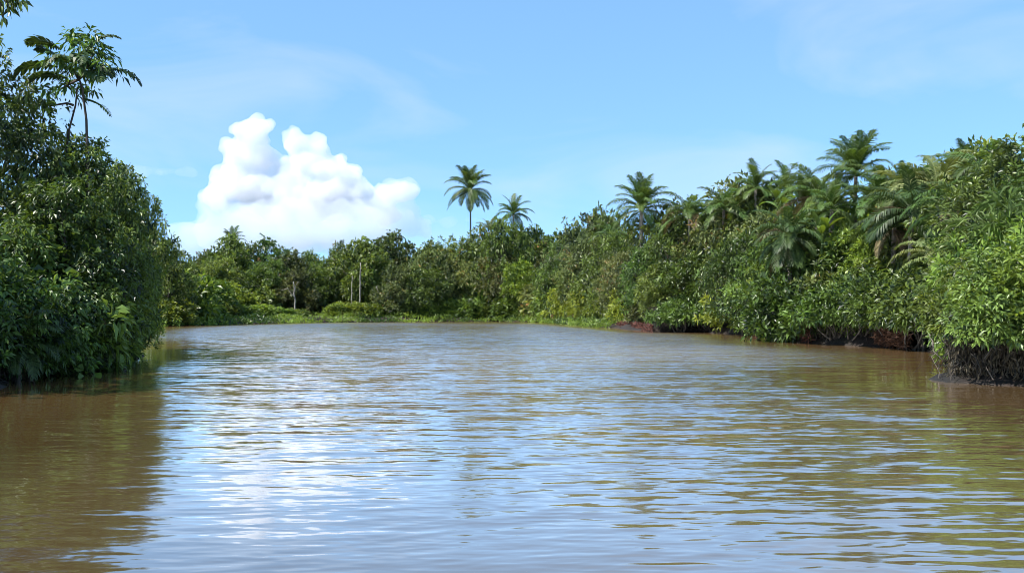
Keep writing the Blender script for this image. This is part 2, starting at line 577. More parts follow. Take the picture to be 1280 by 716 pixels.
def build_water():
    rows = np.geomspace(4.2, 176, 1080)
    us = np.linspace(-0.86, 0.86, 880)
    D, U = np.meshgrid(rows, us, indexing='ij')
    X, Y = U * D, D
    s = -river_sdf(X, Y)                                   # distance out from the shore
    env = np.clip((s - 1.0) / 7.0, 0.0, 1.0)
    env = env * env * (3 - 2 * env)
    patch = 0.5 + 0.5 * np.tanh(0.9 * value_noise(X * 0.16, Y * 0.11, 21))
    side = 0.8 + 0.3 * np.tanh((X - 1.5) / 4.0)             # the breeze ruffles the right half of the reach a little more
    amp = (0.10 + 0.90 * env) * (0.42 + 0.75 * patch) * side
    spacing = np.maximum(D * (rows[1] / rows[0] - 1), D * 0.0026 * 0.6)
    Z = np.zeros_like(X)
    r = np.random.default_rng(11)
    nw = 96
    lam = np.exp(r.uniform(math.log(0.09), math.log(0.95), nw))
    for l_ in lam:
        th = math.radians(r.normal(-5, 14))
        k = 2 * math.pi / l_
        slope = 0.0108 * (1.0 if l_ < 0.5 else 0.7)
        w = np.clip(l_ / spacing / 3.0 - 0.7, 0, 1)
        u_, v_ = X * math.cos(th) - Y * math.sin(th), X * math.sin(th) + Y * math.cos(th)
        loc = np.sin(u_ * k / r.uniform(16, 34) + r.uniform(0, 6.28)) + np.sin(v_ * k / r.uniform(5, 11) + u_ * k * r.normal(0, 0.02) + r.uniform(0, 6.28))
        loc = 1.15 * np.clip(0.45 + 0.55 * loc, 0, 1.6)       # waves travel in short groups
        ph = k * (X * math.sin(th) + Y * math.cos(th)) + r.uniform(0, 6.28)
        c = np.cos(ph)
        Z += w * loc * (slope / k) * (c + 0.18 * np.cos(2 * ph))
    fade = np.clip((0.86 - np.abs(U)) / 0.08, 0, 1) * np.clip((D - 4.2) / 0.8, 0, 1) * np.clip((176 - D) / 6, 0, 1)
    Z *= amp * fade
    ripple = amp * (0.26 + 1.3 * np.clip((D - 7) / 40, 0, 1) ** 0.8 + 1.4 * np.clip((D - 30) / 60, 0, 1))
    V = np.stack([X, Y, Z], -1).reshape(-1, 3)
    Q = grid_quads(*X.shape)[:, ::-1]
    # the rest of the sheet, flat, round the rippled stretch
    n0 = len(V)
    a, b = rows[0] * 0.86, 176 * 0.86
    B = 5000.0
    ex = np.array([(-B, -B, 0), (B, -B, 0), (B, 4.2, 0), (-B, 4.2, 0), (-a, 4.2, 0), (a, 4.2, 0), (b, 176, 0), (-b, 176, 0),
                   (-B, 176, 0), (B, 176, 0), (-B, B, 0), (B, B, 0)], float)
    q2 = n0 + np.array([(0, 1, 2, 3), (3, 4, 7, 8), (5, 2, 9, 6), (8, 9, 11, 10)])
    V = np.concatenate([V, ex])
    me = new_mesh('river_surface', V, np.concatenate([Q, q2]), water_mat(), smooth=True)
    at = me.attributes.new('ripple', 'FLOAT', 'POINT')
    at.data.foreach_set('value', np.concatenate([ripple.ravel(), np.full(12, 0.15)]).astype(np.float32))
    pale_sheen = np.clip((s - 5.0) / 8.0, 0, 1) * (0.75 + 0.25 * value_noise(X * 0.22, Y * 0.12, 33)).clip(0.2, 1) * np.clip(1 - (D - 30) / 70, 0.25, 1)  # painted paleness of the open water's reflection, weaker by the banks and far off
    at = me.attributes.new('pale_sheen', 'FLOAT', 'POINT')
    at.data.foreach_set('value', np.concatenate([pale_sheen.ravel(), np.full(12, 0.3)]).astype(np.float32))
    nz = me.polygons[0].normal[2]
    if nz < 0:
        me.flip_normals()
    o = link('river_water', me)
    o['kind'] = 'structure'


build_terrain()
build_water()


# ------------------------------------------------------------------ clouds
def cloud_mat(name, density, col=(1, 1, 1), aniso=0.0):
    m, nt, N, L = nodes_of(name)
    out = N('ShaderNodeOutputMaterial')
    v = N('ShaderNodeVolumePrincipled')
    v.inputs['Color'].default_value = (*col, 1)
    v.inputs['Density'].default_value = density
    v.inputs['Anisotropy'].default_value = aniso
    L(v.outputs[0], out.inputs['Volume'])
    return m


def icosphere():
    import bmesh
    bm = bmesh.new()
    bmesh.ops.create_icosphere(bm, subdivisions=2, radius=1.0)
    V = np.array([v.co[:] for v in bm.verts])
    T = np.array([[v.index for v in f.verts] for f in bm.faces])
    bm.free()
    return V, T


ICO = icosphere()


def build_cloud(name, label, blobs, d, mat, vox, seed, disp=(40, 16), squash=0.85, puffs=22):
    """blobs: (px, py, radius px, depth offset m)"""
    g = Geo()
    r = np.random.default_rng(seed)
    k = d / F
    cx, cy = np.mean([b[0] for b in blobs]), np.mean([b[1] for b in blobs])
    base = np.array([wx(cx, d), d, wz(cy, d)])
    for b in blobs:
        c = np.array([wx(b[0], d), d + b[3], wz(b[1], d)]) - base
        R = b[2] * k
        sq = np.array([1, 1, squash])
        g.add(ICO[0] * R * 0.92 * sq + c, T=ICO[1])
        for _ in range(puffs):
            d1 = unit(r.normal(0, 1, 3) + np.array([0, 0, 0.25]))
            c1, R1 = c + d1 * R * sq * 0.82, R * r.uniform(0.22, 0.42)
            g.add(ICO[0] * R1 + c1, T=ICO[1])
            for _ in range(8):
                d2 = unit(r.normal(0, 0.8, 3) + d1)
                g.add(ICO[0] * R1 * r.uniform(0.2, 0.45) + c1 + d2 * R1 * 0.95, T=ICO[1])
    me = g.mesh(name, mat, smooth=True)
    o = link(name, me, loc=base)
    rm = o.modifiers.new('remesh', 'REMESH')
    rm.mode = 'VOXEL'
    rm.voxel_size = vox
    rm.use_smooth_shade = True
    for size, st in ((q * 3.2, q) for q in disp):
        tx = bpy.data.textures.new(f'{name}_lumps', 'CLOUDS')
        tx.noise_scale = size
        tx.noise_depth = 3
        dm = o.modifiers.new('lumps', 'DISPLACE')
        dm.texture = tx
        dm.texture_coords = 'LOCAL'
        dm.strength = st
        dm.mid_level = 0.5
    rm = o.modifiers.new('remesh_again', 'REMESH')
    rm.mode = 'VOXEL'
    rm.voxel_size = vox * 1.1
    rm.use_smooth_shade = True
    tag(o, label, 'cloud')
    return o


build_cloud('cumulus_cloud', 'large bright white cumulus cloud with two puffy towers above the far trees',
            [(318, 164, 22, 0), (300, 194, 25, 10), (322, 198, 24, 30), (288, 228, 26, 20), (312, 236, 30, 20), (275, 250, 18, 0), (262, 246, 12, 0),
             (372, 180, 17, -20), (398, 185, 15, -20), (388, 206, 24, -10), (414, 216, 24, -10), (436, 226, 20, -10), (452, 238, 17, -10), (412, 244, 32, 0),
             (445, 254, 22, -10), (476, 248, 19, 10), (498, 241, 15, 20), (514, 238, 9, 20), (350, 206, 17, 90), (352, 228, 25, 90), (360, 250, 30, 70), (338, 258, 28, 60), (385, 262, 26, 20), (480, 266, 18, 20)],
            2600, cloud_mat('cloud_droplets', 0.021, (0.93, 0.935, 0.95)), 5.0, 6, disp=(20, 14, 8))
build_cloud('cumulus_cloud', 'soft greyish cloud bank beneath and right of the white cumulus',
            [(240, 302, 24, 0), (275, 290, 32, 0), (315, 284, 36, 0), (350, 276, 40, 30), (390, 290, 40, 0), (430, 288, 38, 0), (468, 280, 32, 0), (262, 256, 20, 0),
             (512, 240, 14, 0), (488, 244, 20, 0), (505, 276, 22, 0), (352, 232, 26, 60), (530, 285, 14, 0), (225, 296, 14, 0)],
            2420, cloud_mat('thin_cloud_droplets', 0.0085, (0.86, 0.895, 0.95)), 8.0, 19, disp=(50, 26, 12))
build_cloud('stratus_cloud', 'thin flat grey blue cloud strip left of the tall palm', [(535, 275, 12, 0), (560, 276, 12, 0), (585, 275, 11, 0), (605, 277, 8, 0)],
            3100, cloud_mat('strip_cloud_droplets', 0.0022, (0.8, 0.86, 0.95)), 9.0, 12, disp=(30, 14), squash=0.45, puffs=8)
build_cloud('stratus_cloud', 'faint flat cloud strip left of the cumulus beside the left trees', [(175, 212, 14, 0), (205, 214, 15, 0), (235, 217, 13, 0), (150, 208, 10, 0)],
            3000, cloud_mat('faint_cloud_droplets', 0.002, (0.9, 0.94, 1.0)), 9.0, 14, disp=(30, 14), squash=0.4, puffs=8)


# ------------------------------------------------------------------ vegetation: prototype meshes
def trunk_mesh(r, name, H, rad, limbs, mat, lean=0.1, sides=7):
    g = Geo()
    top = np.array([r.normal(0, lean) * H, r.normal(0, lean) * H, H])
    main = wiggly(r, (0, 0, -0.3), top, 8, 0.05)
    tube(g, main, np.linspace(rad, rad * 0.35, 8), sides)
    for c in limbs:
        c = np.asarray(c, float)
        i = int(np.clip(np.searchsorted(main[:, 2], c[2] * 0.55), 1, 6))
        p = wiggly(r, main[i], c, 6, 0.07, 0.06)
        tube(g, p, np.linspace(rad * 0.45, rad * 0.09, 6), 5)
        for _ in range(3):
            q = wiggly(r, p[r.integers(2, 5)], c + r.normal(0, 0.16, 3) * H * 0.5, 5, 0.1)
            tube(g, q, np.linspace(rad * 0.2, rad * 0.05, 5), 4)
    return g.mesh(name, mat, smooth=True)


def tree_proto(seed, H, R, base, nlobes, leafL, leafW, mat, dens, per, cl_r, lobe_r=(0.34, 0.5), hang=0.0, bark='bark', flat=0.8, droop=0.12,
               trunk_r=None):
    """tree of height H, crown radius R, crown from base*H up -> (crown mesh, trunk mesh)"""
    r = np.random.default_rng(seed)
    lobes, limbs = [], []
    for i in range(nlobes):
        a = i * 2.4 + r.uniform(0, 1.2)
        t = (i + 0.5) / nlobes
        z = H * (base + (1 - base) * (0.12 + 0.72 * t))
        rad = R * math.sqrt(max(0.05, 1 - (abs(t - 0.35) / 0.75) ** 2)) * r.uniform(0.45, 0.75)
        lr = R * r.uniform(*lobe_r)
        if i == nlobes - 1:
            rad *= 0.3
            z = H - lr * flat * 0.95
        c = np.array([math.cos(a) * rad, math.sin(a) * rad, min(z, H - lr * flat * 0.8)])
        lobes.append((c, np.array([lr, lr, lr * flat])))
        limbs.append(c)
    # small outlying sprays that break up the outline
    for i in range(nlobes):
        c, lr = lobes[i]
        dd = unit(r.normal(0, 1, 3) + np.array([0, 0, 0.55]))
        s = lr[0] * r.uniform(0.25, 0.42)
        lobes.append((c + dd * lr * 1.02, np.array([s, s, s * 0.85])))
    g = Geo()
    crown_geo(r, g, lobes, dens, cl_r, per, leafL, leafW, droop, hang)
    cm = g.mesh('crown', M[mat])
    tm = trunk_mesh(r, 'trunk', H * 0.72, trunk_r or H * 0.018, limbs, M[bark], 0.03)
    return cm, tm, H


def shrub_proto(seed, H, R, leafL, leafW, mat, dens, per, cl_r, n=7, hang=0.0, droop=0.12, bark='bark', zmin=0.02):
    r = np.random.default_rng(seed)
    lobes = []
    for i in range(n):
        a = i * 2.4 + r.uniform(0, 1)
        rad = R * 0.72 * math.sqrt((i + 0.3) / n)
        h = H * r.uniform(0.5, 1.0) * (1 - 0.35 * (rad / R) ** 2)
        lr = R * r.uniform(0.36, 0.52)
        lobes.append((np.array([math.cos(a) * rad, math.sin(a) * rad, max(h - lr * 0.8, lr * 0.35)]), np.array([lr, lr, lr * 0.85])))
        if h > 1.6 * lr:
            lobes.append((np.array([math.cos(a) * rad * 1.05, math.sin(a) * rad * 1.05, max(0.25 * H, lr * 0.4)]), np.array([lr, lr, 0.3 * H])))
    for i in range(len(lobes)):
        c, lr = lobes[i]
        dd = unit(r.normal(0, 1, 3) + np.array([0, 0, 0.7]))
        s = lr[0] * r.uniform(0.25, 0.45)
        lobes.append((c + dd * lr, np.array([s, s, s])))
    g = Geo()
    crown_geo(r, g, lobes, dens, cl_r, per, leafL, leafW, droop, hang, zmin=zmin)
    cm = g.mesh('foliage', M[mat])
    g = Geo()
    for i in range(n + 3):
        c = lobes[i][0]
        p = wiggly(r, (r.normal(0, 0.1) * R, r.normal(0, 0.1) * R, -0.2), c + np.array([0, 0, 0.1]), 7, 0.12)
        tube(g, p, np.linspace(0.012 * H + 0.02, 0.008, 7), 5)
    sm = g.mesh('stem', M[bark], smooth=True)
    return cm, sm, H


# far trees (seen from 120 m and more)
FAR = [tree_proto(100 + i, 13, 6.2 + 0.6 * (i % 3), 0.10, 9 + i % 3, 0.74, 0.33, ('far', 'far', 'olive', 'deep', 'far', 'mid')[i], 2.7, 7, 0.55, lobe_r=(0.26, 0.42))
       for i in range(6)]
FARSHRUB = [shrub_proto(130 + i, 3.2, 2.4, 0.5, 0.21, ('bright', 'mid', 'bright', 'olive')[i], 5.5, 8, 0.34) for i in range(4)]
# mid trees (45 to 110 m)
MID = [tree_proto(160 + i, 9, 3.9 + 0.4 * (i % 3), 0.10, 11 + i % 3, 0.45, 0.18, ('mid', 'deep', 'olive', 'mid', 'bright')[i], 4.4, 8, 0.42, lobe_r=(0.26, 0.44),
                  hang=0.15) for i in range(5)]
MIDSHRUB = [shrub_proto(190 + i, 3.0, 2.0, 0.34, 0.14, ('bright', 'mid', 'yellow', 'deep', 'olive')[i], 8, 9, 0.3) for i in range(5)]
# near trees (20 to 45 m)
NEAR = [tree_proto(220 + i, 8, 3.2, 0.1, 12, 0.21, 0.095, ('mid', 'mid', 'bright', 'deep')[i], 12, 12, 0.28, lobe_r=(0.26, 0.44), hang=(0.45, 0.2, 0.15, 0.8)[i])
        for i in range(4)]
NEARSHRUB = [shrub_proto(250 + i, 3.2, 1.9, 0.19, 0.075, ('deep', 'mid', 'bright', 'deep')[i], 19, 12, 0.24, hang=(0.6, 0.3, 0.2, 0.9)[i])
             for i in range(4)]


STRAP = [shrub_proto(310 + i, 3.0, 1.2, 0.42, 0.05, ('palm', 'palm_dark')[i], 6, 11, 0.2, n=5, hang=0.05, droop=0.35, zmin=1.1) for i in range(2)]
BIGLEAF = [shrub_proto(320 + i, 3.0, 1.3, 0.26, 0.12, ('mid', 'bright')[i], 11, 9, 0.3, n=6, hang=0.3, droop=0.25) for i in range(2)]
OVERHANG = [shrub_proto(280 + i, 3.4, 1.9, 0.19, 0.075, ('mid', 'bright', 'deep')[i], 19, 12, 0.24, n=8, hang=0.35, zmin=(0.7, 1.05, 0.8)[i]) for i in range(3)]
MIDOVER = [shrub_proto(290 + i, 3.6, 2.2, 0.32, 0.13, ('mid', 'deep')[i], 8.5, 9, 0.28, n=8, hang=0.25, zmin=1.05) for i in range(2)]


def place(kind, proto, label, cat, px, d, top, group, wscale=1.0, crown_name='crown', trunk_name='trunk', base=None, rz=None):
    cm, tm, H = proto
    x = wx(px, d)
    z = ground_z(x, d) - 0.05 if base is None else base
    h = (wz(top, d) - z) / H
    s = max(h, 0.2)
    w = wscale * (0.5 * s + 0.5) if s < 1 else wscale * s ** 0.7
    o = thing(kind, label, cat, (x, d, z), rng.uniform(0, 6.28) if rz is None else rz, (w, w, s), group)
    link(crown_name, cm, o)
    link(trunk_name, tm, o)
    return o


ORD = ['first', 'second', 'third', 'fourth', 'fifth', 'sixth', 'seventh', 'eighth', 'ninth', 'tenth', 'eleventh', 'twelfth',
       'thirteenth', 'fourteenth', 'fifteenth', 'sixteenth', 'seventeenth', 'eighteenth', 'nineteenth', 'twentieth']


def counted(xs, marks):
    """for each photo column: 'second left of the tall palm' counted along the row from its nearest landmark"""
    out = []
    for i, x in enumerate(xs):
        name, mx = min(marks, key=lambda m: abs(m[1] - x))
        side = 'left' if x < mx else 'right'
        same = sorted((abs(v - mx) for v in xs if (v < mx) == (x < mx)))
        k = same.index(abs(x - mx))
        out.append(f'{ORD[k]} {side} of {name}')
    return out


LOOK = {'far': 'speckled green', 'olive': 'olive', 'deep': 'dark green', 'mid': 'green', 'bright': 'bright green', 'yellow': 'yellow green'}


def look(proto):
    inv = {m.name: k for k, m in M.items()}
    return LOOK[inv[proto[0].materials[0].name]]


# --- far bank, skyline row
FAR_MARKS = [('the tall palm', 588), ('the cumulus centre', 360), ('the shaggy palm', 800)]
sky_row = [(232, 322), (258, 312), (289, 294), (312, 306), (336, 296), (362, 314), (392, 313), (424, 302), (452, 298), (482, 292), (512, 300),
           (540, 302), (572, 298), (602, 284), (632, 274), (662, 286), (690, 290), (716, 282), (742, 262), (772, 270)]
sky_row = [(p_, t_ + 6) for p_, t_ in sky_row]
for i, ((px, top), rel) in enumerate(zip(sky_row, counted([p for p, _ in sky_row], FAR_MARKS))):
    pr = FAR[(i * 5 + 1) % 6]
    if px == 336:
        pr = FAR[3]
    place('broadleaf_tree', pr, f'{look(pr)} tree on the far bank skyline, {rel}', 'tree', px, 168 + 9 * math.sin(i * 2.1), top,
          'trees on the far bank skyline', 0.72 + 0.14 * math.sin(i * 1.7))
# --- far bank, middle row
mid_row = [(x, 332 + 14 * math.sin(x * 0.7) + (8 if x < 420 else 0)) for x in (246, 276, 306, 338, 368, 400, 432, 466, 498, 530, 562, 594, 626, 658, 690)]
for i, ((px, top), rel) in enumerate(zip(mid_row, counted([p for p, _ in mid_row], FAR_MARKS[:2]))):
    pr = FAR[(i * 3 + 2) % 6]
    dd = 158 + 4 * math.sin(i * 1.3) - (12 if px < 300 else 0)
    place('broadleaf_tree', pr, f'lower {look(pr)} tree midway up the far bank, {rel}', 'tree', px, dd, top,
          'trees midway up the far bank', 0.74)
# --- far bank, fringe of shrubs along the water
fr = [(212, 372, 112), (236, 378, 121), (258, 380, 126), (280, 380, 131), (302, 381, 135), (326, 382, 141), (350, 384, 145), (372, 386, 148),
      (424, 378, 152), (446, 379, 153), (470, 377, 154), (494, 380, 155), (518, 377, 156), (542, 378, 156), (566, 374, 157), (590, 372, 157),
      (614, 376, 157), (638, 372, 156), (662, 376, 153), (684, 380, 145)]
for i, ((px, top, d), rel) in enumerate(zip(fr, counted([f[0] for f in fr], FAR_MARKS[:2]))):
    pr = FARSHRUB[(0, 2, 0, 1)[i % 4]]
    place('waterside_shrub', pr, f'low {look(pr)} shrub at the far waterline, {rel}', 'shrub', px, d - 0.6, top,
          'shrubs along the far waterline', 1.25, 'foliage', 'stem')
tall = [(226, 338, 118), (252, 352, 130), (290, 356, 142), (322, 362, 148), (480, 352, 158), (520, 346, 159), (560, 340, 160), (606, 340, 160),
        (636, 338, 160), (680, 345, 150), (705, 352, 140)]
for i, ((px, top, d), rel) in enumerate(zip(tall, counted([f[0] for f in tall], FAR_MARKS[:2]))):
    pr = FARSHRUB[(0, 2, 0, 1)[i % 4] if px < 330 else (1, 3, 1, 0)[i % 4]]
    place('tall_shrub', pr, f'taller {look(pr)} bush behind the far waterline, {rel}', 'shrub', px, d + 2, top,
          'taller bushes behind the far waterline', 1.2, 'foliage', 'stem')
under = [(x, 352 + 6 * math.sin(x)) for x in (240, 285, 330, 375, 420, 465, 510, 555, 600, 645, 690)]
for i, ((px, top), rel) in enumerate(zip(under, counted([u[0] for u in under], FAR_MARKS[:2]))):
    place('understory_bush', FARSHRUB[(1, 3)[i % 2]], f'dark understory bush deep between the far trunks, {rel}', 'shrub', px, 167, top,
          'understory bushes between the far trunks', 1.9, 'foliage', 'stem')
place('yellow_bush', shrub_proto(300, 4.0, 2.4, 0.42, 0.18, 'yellow', 7, 8, 0.32), 'yellow green round bush below the two smaller palms on far bank',
      'shrub', 655, 152.5, 326, None, 0.9, 'foliage', 'stem', base=3.5)

# --- right bank
RB_MARKS = [('the shaggy palm', 800), ('the fan-topped palm', 1070)]
rb_back = [(700, 300, 140), (735, 292, 128), (765, 285, 118), (835, 255, 100), (868, 250, 95), (900, 242, 88), (930, 224, 82), (962, 226, 80),
           (1000, 235, 74), (1030, 236, 72), (1100, 226, 66), (1135, 214, 62), (1168, 204, 58), (1200, 190, 54), (1232, 186, 50), (1268, 180, 48)]
rb_back = [(p_, t_ + 9, d_) for p_, t_, d_ in rb_back]
for i, ((px, top, d), rel) in enumerate(zip(rb_back, counted([f[0] for f in rb_back], RB_MARKS))):
    pr = MID[(0, 2, 1, 3, 4)[i % 5]]
    place('broadleaf_tree', pr, f'{look(pr)} tree at the back of the right bank, {rel}', 'tree', px, d, top, 'trees at the back of the right bank', 0.85)
rb_mid = [(722, 325, 131), (760, 318, 116), (822, 300, 95), (858, 268, 86), (892, 285, 84), (925, 290, 78), (950, 310, 66), (978, 322, 60), (810, 312, 92), (780, 318, 104), (1004, 300, 57.5), (1042, 292, 56), (1085, 280, 54.5), (928, 296, 70), (955, 270, 74), (1020, 285, 64),
          (1050, 270, 62), (1095, 270, 58), (1125, 250, 54), (1180, 240, 50), (1215, 230, 46)]
for i, ((px, top, d), rel) in enumerate(zip(rb_mid, counted([f[0] for f in rb_mid], RB_MARKS))):
    pr = MID[(3, 0, 4, 1, 2)[i % 5]]
    place('broadleaf_tree', pr, f'{look(pr)} tree midway up the right bank, {rel}', 'tree', px, d, top, 'trees midway up the right bank', 0.8)
place('mangrove_tree', MID[1], 'dark dense mangrove overhanging the water where the right bank juts out', 'tree', 868, 82, 318, None, 0.95)
place('mangrove_tree', MID[3], 'grey green bush tree left of the dark overhanging mangrove', 'tree', 822, 83.5, 335, None, 0.8)
rb_front = [(716, 356, 131, 2), (738, 350, 122, 2), (760, 360, 112, 0), (782, 364, 102, 2), (806, 372, 92, 4), (838, 378, 84.5, 3), (858, 370, 83, 3),
            (882, 372, 83, 3), (902, 368, 80, 1), (926, 350, 74.5, 2), (950, 358, 70, 0), (972, 362, 62, 0), (984, 342, 55.2, 3), (992, 366, 57, 2), (1012, 350, 56, 0),
            (1034, 346, 54, 4), (1056, 352, 53, 3), (1080, 340, 52, 1), (1104, 336, 50, 0), (1130, 328, 50.5, 2), (1150, 320, 49, 1), (1172, 316, 47, 0)]
for i, ((px, top, d, k), rel) in enumerate(zip(rb_front, counted([f[0] for f in rb_front], RB_MARKS))):
    pr = MIDSHRUB[k]
    place('waterside_shrub', pr, f'{look(pr)} shrub at the edge of the right bank, {rel}', 'shrub', px, d, top,
          'shrubs at the edge of the right bank', 1.0, 'foliage', 'stem')

# --- near right promontory
place('riverside_tree', NEAR[1], 'large pale leaved tree filling the right edge of the picture', 'tree', 1262, 34, 192, None, 1.0)
place('riverside_tree', NEAR[2], 'light green tree just left of the large tree at right edge', 'tree', 1238, 37, 228, None, 0.85)
place('riverside_tree', NEAR[1], 'second tall tree cut by the right edge of the picture', 'tree', 1345, 30, 190, None, 1.0)
for px, d, top, pr, lb in ((1238, 25.0, 322, OVERHANG[1], 'bright leafy shrub overhanging the left corner of the near right bank'),
                           (1264, 23.7, 312, OVERHANG[0], 'glossy shrub overhanging the middle of the near right bank'),
                           (1298, 23.2, 300, OVERHANG[1], 'leafy shrub overhanging the water at the right picture edge'),
                           (1340, 23.4, 290, OVERHANG[0], 'shrub cut by the right edge above the dark roots'),
                           (1290, 26.5, 262, NEARSHRUB[2], 'bright shrub behind the roots and cut by right edge'),
                           (1268, 29.0, 280, NEARSHRUB[1], 'taller bush behind the glossy overhanging shrub at right'),
                           (1248, 31.0, 318, NEARSHRUB[2], 'small bush behind the corner of near right bank')):
    place('riverside_shrub', pr, lb, 'shrub', px, d, top, 'shrubs on the near right bank', 0.95, 'foliage', 'stem')
for px, d, top, pr, lb in ((1240, 27.5, 258, STRAP[0], 'strap leaved plant in the middle of the near right bank'),
                           (1235, 30.5, 290, STRAP[1], 'dark strap leaved plant left in the near right bank'),
                           (1272, 28.0, 225, STRAP[0], 'strap leaved plant high at the right picture edge'),
                           (1165, 45.5, 314, BIGLEAF[1], 'large leaved bush left behind the near right bank'),
                           (1105, 50.0, 326, BIGLEAF[0], 'large leaved bush above the bleached root tangle'),
                           (1065, 52.5, 333, STRAP[0], 'strap leaved plant above the black root thicket'),
                           (28, 25.2, 372, STRAP[1], 'dark strap leaved plant at the bottom left waterline'),
                           (92, 30.5, 330, BIGLEAF[0], 'large leaved bush in the middle of the left bank'),
                           (45, 27.0, 285, BIGLEAF[0], 'large leaved bush high in the left bank shade')):
    place('leafy_plant', pr, lb, 'plant', px, d, top, 'large leaved and strap leaved plants on the near banks', 1.0, 'foliage', 'stem')
for px, d, top, k, lb in ((1042, 50.6, 345, 1, 'dark shrub hanging over the black root thicket'),
                          (1074, 49.0, 342, 0, 'shrub hanging over roots below the fan-topped palm'),
                          (1118, 46.0, 335, 0, 'shrub hanging over the bleached root tangle'),
                          (1150, 43.2, 330, 0, 'shrub hanging over water left of the near right bank'),
                          (850, 78.5, 362, 1, 'dark low shrub hanging over grey prop roots'),
                          (885, 78.0, 366, 1, 'dark low shrub right of the grey prop roots')):
    place('waterside_shrub', MIDOVER[k], lb, 'shrub', px, d, top, 'shrubs overhanging the right bank roots', 1.0, 'foliage', 'stem')

for px, d, top, pr, lb in ((1440, 33, 170, NEAR[1], 'bushy tree beyond the right picture edge behind the dark roots'),
                           (1530, 27, 150, NEAR[0], 'dense tree beyond the right picture edge nearest the bank'),
                           (1640, 34, 130, NEAR[1], 'tall tree furthest beyond the right picture edge'),
                           (1480, 44, 200, NEAR[2], 'light green tree beyond the right picture edge further inland')):
    place('riverside_tree', pr, lb, 'tree', px, d, top, None, 1.0)

# --- near left bank
place('riverside_tree', NEAR[0], 'tall dark tree at the left edge beneath the corner branch', 'tree', -22, 30, 66, None, 0.74)
place('riverside_tree', NEAR[1], 'leafy tree on left bank below the slender tree', 'tree', 88, 33, 192, None, 0.95)
place('riverside_tree', NEAR[0], 'leafy tree hiding the foot of the slender tree', 'tree', 112, 31.5, 184, None, 0.7)
place('riverside_tree', NEAR[3], 'weeping dark tree in the middle of the left bank', 'tree', 70, 28.5, 235, None, 0.95)
place('riverside_tree', NEAR[0], 'dark tree at the right end of the left bank', 'tree', 150, 39, 214, None, 0.66)
place('riverside_tree', NEAR[3], 'shadowed tree behind the weeping tree on the left bank', 'tree', 118, 35, 240, None, 0.8)
place('riverside_tree', NEAR[2], 'green tree reaching furthest right over the water on left bank', 'tree', 162, 42, 264, None, 0.5)
for px, d, top, k, lb in ((15, 25.5, 330, 3, 'dark drooping shrub at the bottom left above the water'),
                          (62, 27.5, 340, 0, 'dark shrub left of centre on the left bank edge'),
                          (94, 30.5, 345, 3, 'drooping shrub in the middle of the left bank edge'),
                          (104, 33.5, 345, 2, 'brighter shrub near the tip of the left bank'),
                          (124, 37.0, 350, 1, 'last green shrub at the tip of the left bank'),
                          (146, 37.0, 392, 1, 'small green bush at the waterline of the left bank tip'),
                          (112, 31.5, 385, 0, 'small dark bush low at the left bank waterline'),
                          (-40, 24.0, 300, 0, 'dark shrub cut by the left edge of the picture')):
    place('riverside_shrub', NEARSHRUB[k], lb, 'shrub', px, d, top, 'shrubs on the near left bank', 1.0, 'foliage', 'stem')
place('riverside_tree', MID[0], 'mid green tree on the receding left bank behind the promontory', 'tree', 210, 113, 304, None, 0.8)
place('riverside_tree', MID[4], 'bright green tree low behind the tip of the left bank', 'tree', 200, 118, 334, None, 0.8)

# ------------------------------------------------------------------ undergrowth along the water's edge
def undergrowth():
    r = np.random.default_rng(55)
    g = Geo()
    for a, b in zip(RIVER[2:-3], RIVER[3:-2]):
        L_ = np.linalg.norm(b - a)
        dm = max(10.0, (a[1] + b[1]) / 2)
        if dm < 50 or (a[0] > 0 and dm < 100):
            continue
        size = np.clip(0.0042 * dm, 0.16, 0.55)
        dens = 46 / (size / 0.16) ** 1.4
        n = int(L_ * 4.0 * dens * (1.0 + 1.4 * min(1.0, dm / 90)))
        t = r.random(n)
        off = -0.9 + 4.4 * r.random(n) ** 2.0 + 0.5 * np.sin(a[0] + L_ * t * 1.7) + 0.4 * np.sin(L_ * t * 4.1)
        P = a + (b - a) * t[:, None]
        nrm = np.array([-(b - a)[1], (b - a)[0]]) / L_
        m = (a + b) / 2 + nrm * 0.3
        if float(river_sdf(np.array([m[0]]), np.array([m[1]]))[0]) < 0:
            nrm = -nrm
        P = P + nrm * off[:, None]
        clump = 0.55 + 0.45 * value_noise(P[:, 0] * 1.1, P[:, 1] * 1.1, 9)
        z = np.maximum(land_height(river_sdf(P[:, 0], P[:, 1])), 0.0) + (0.03 + size * 1.6 * r.random(n) * clump.clip(0.15, 1.2))
        V, Q = leaves(np.column_stack([P, z]), unit(r.normal(0, 0.7, (n, 3)) + UP * 0.55), unit(r.normal(0, 0.5, (n, 3)) + UP),
                      size * (0.6 + 0.8 * r.random(n)), size * 0.34)
        g.add(V, Q, np.repeat(np.clip(0.45 + 0.2 * value_noise(P[:, 0] * 0.4, P[:, 1] * 0.4, 10) + r.normal(0, 0.15, n), 0, 1), 5))
    o = link('undergrowth', g.mesh('undergrowth', M['bright']))
    o['kind'] = 'stuff'


undergrowth()

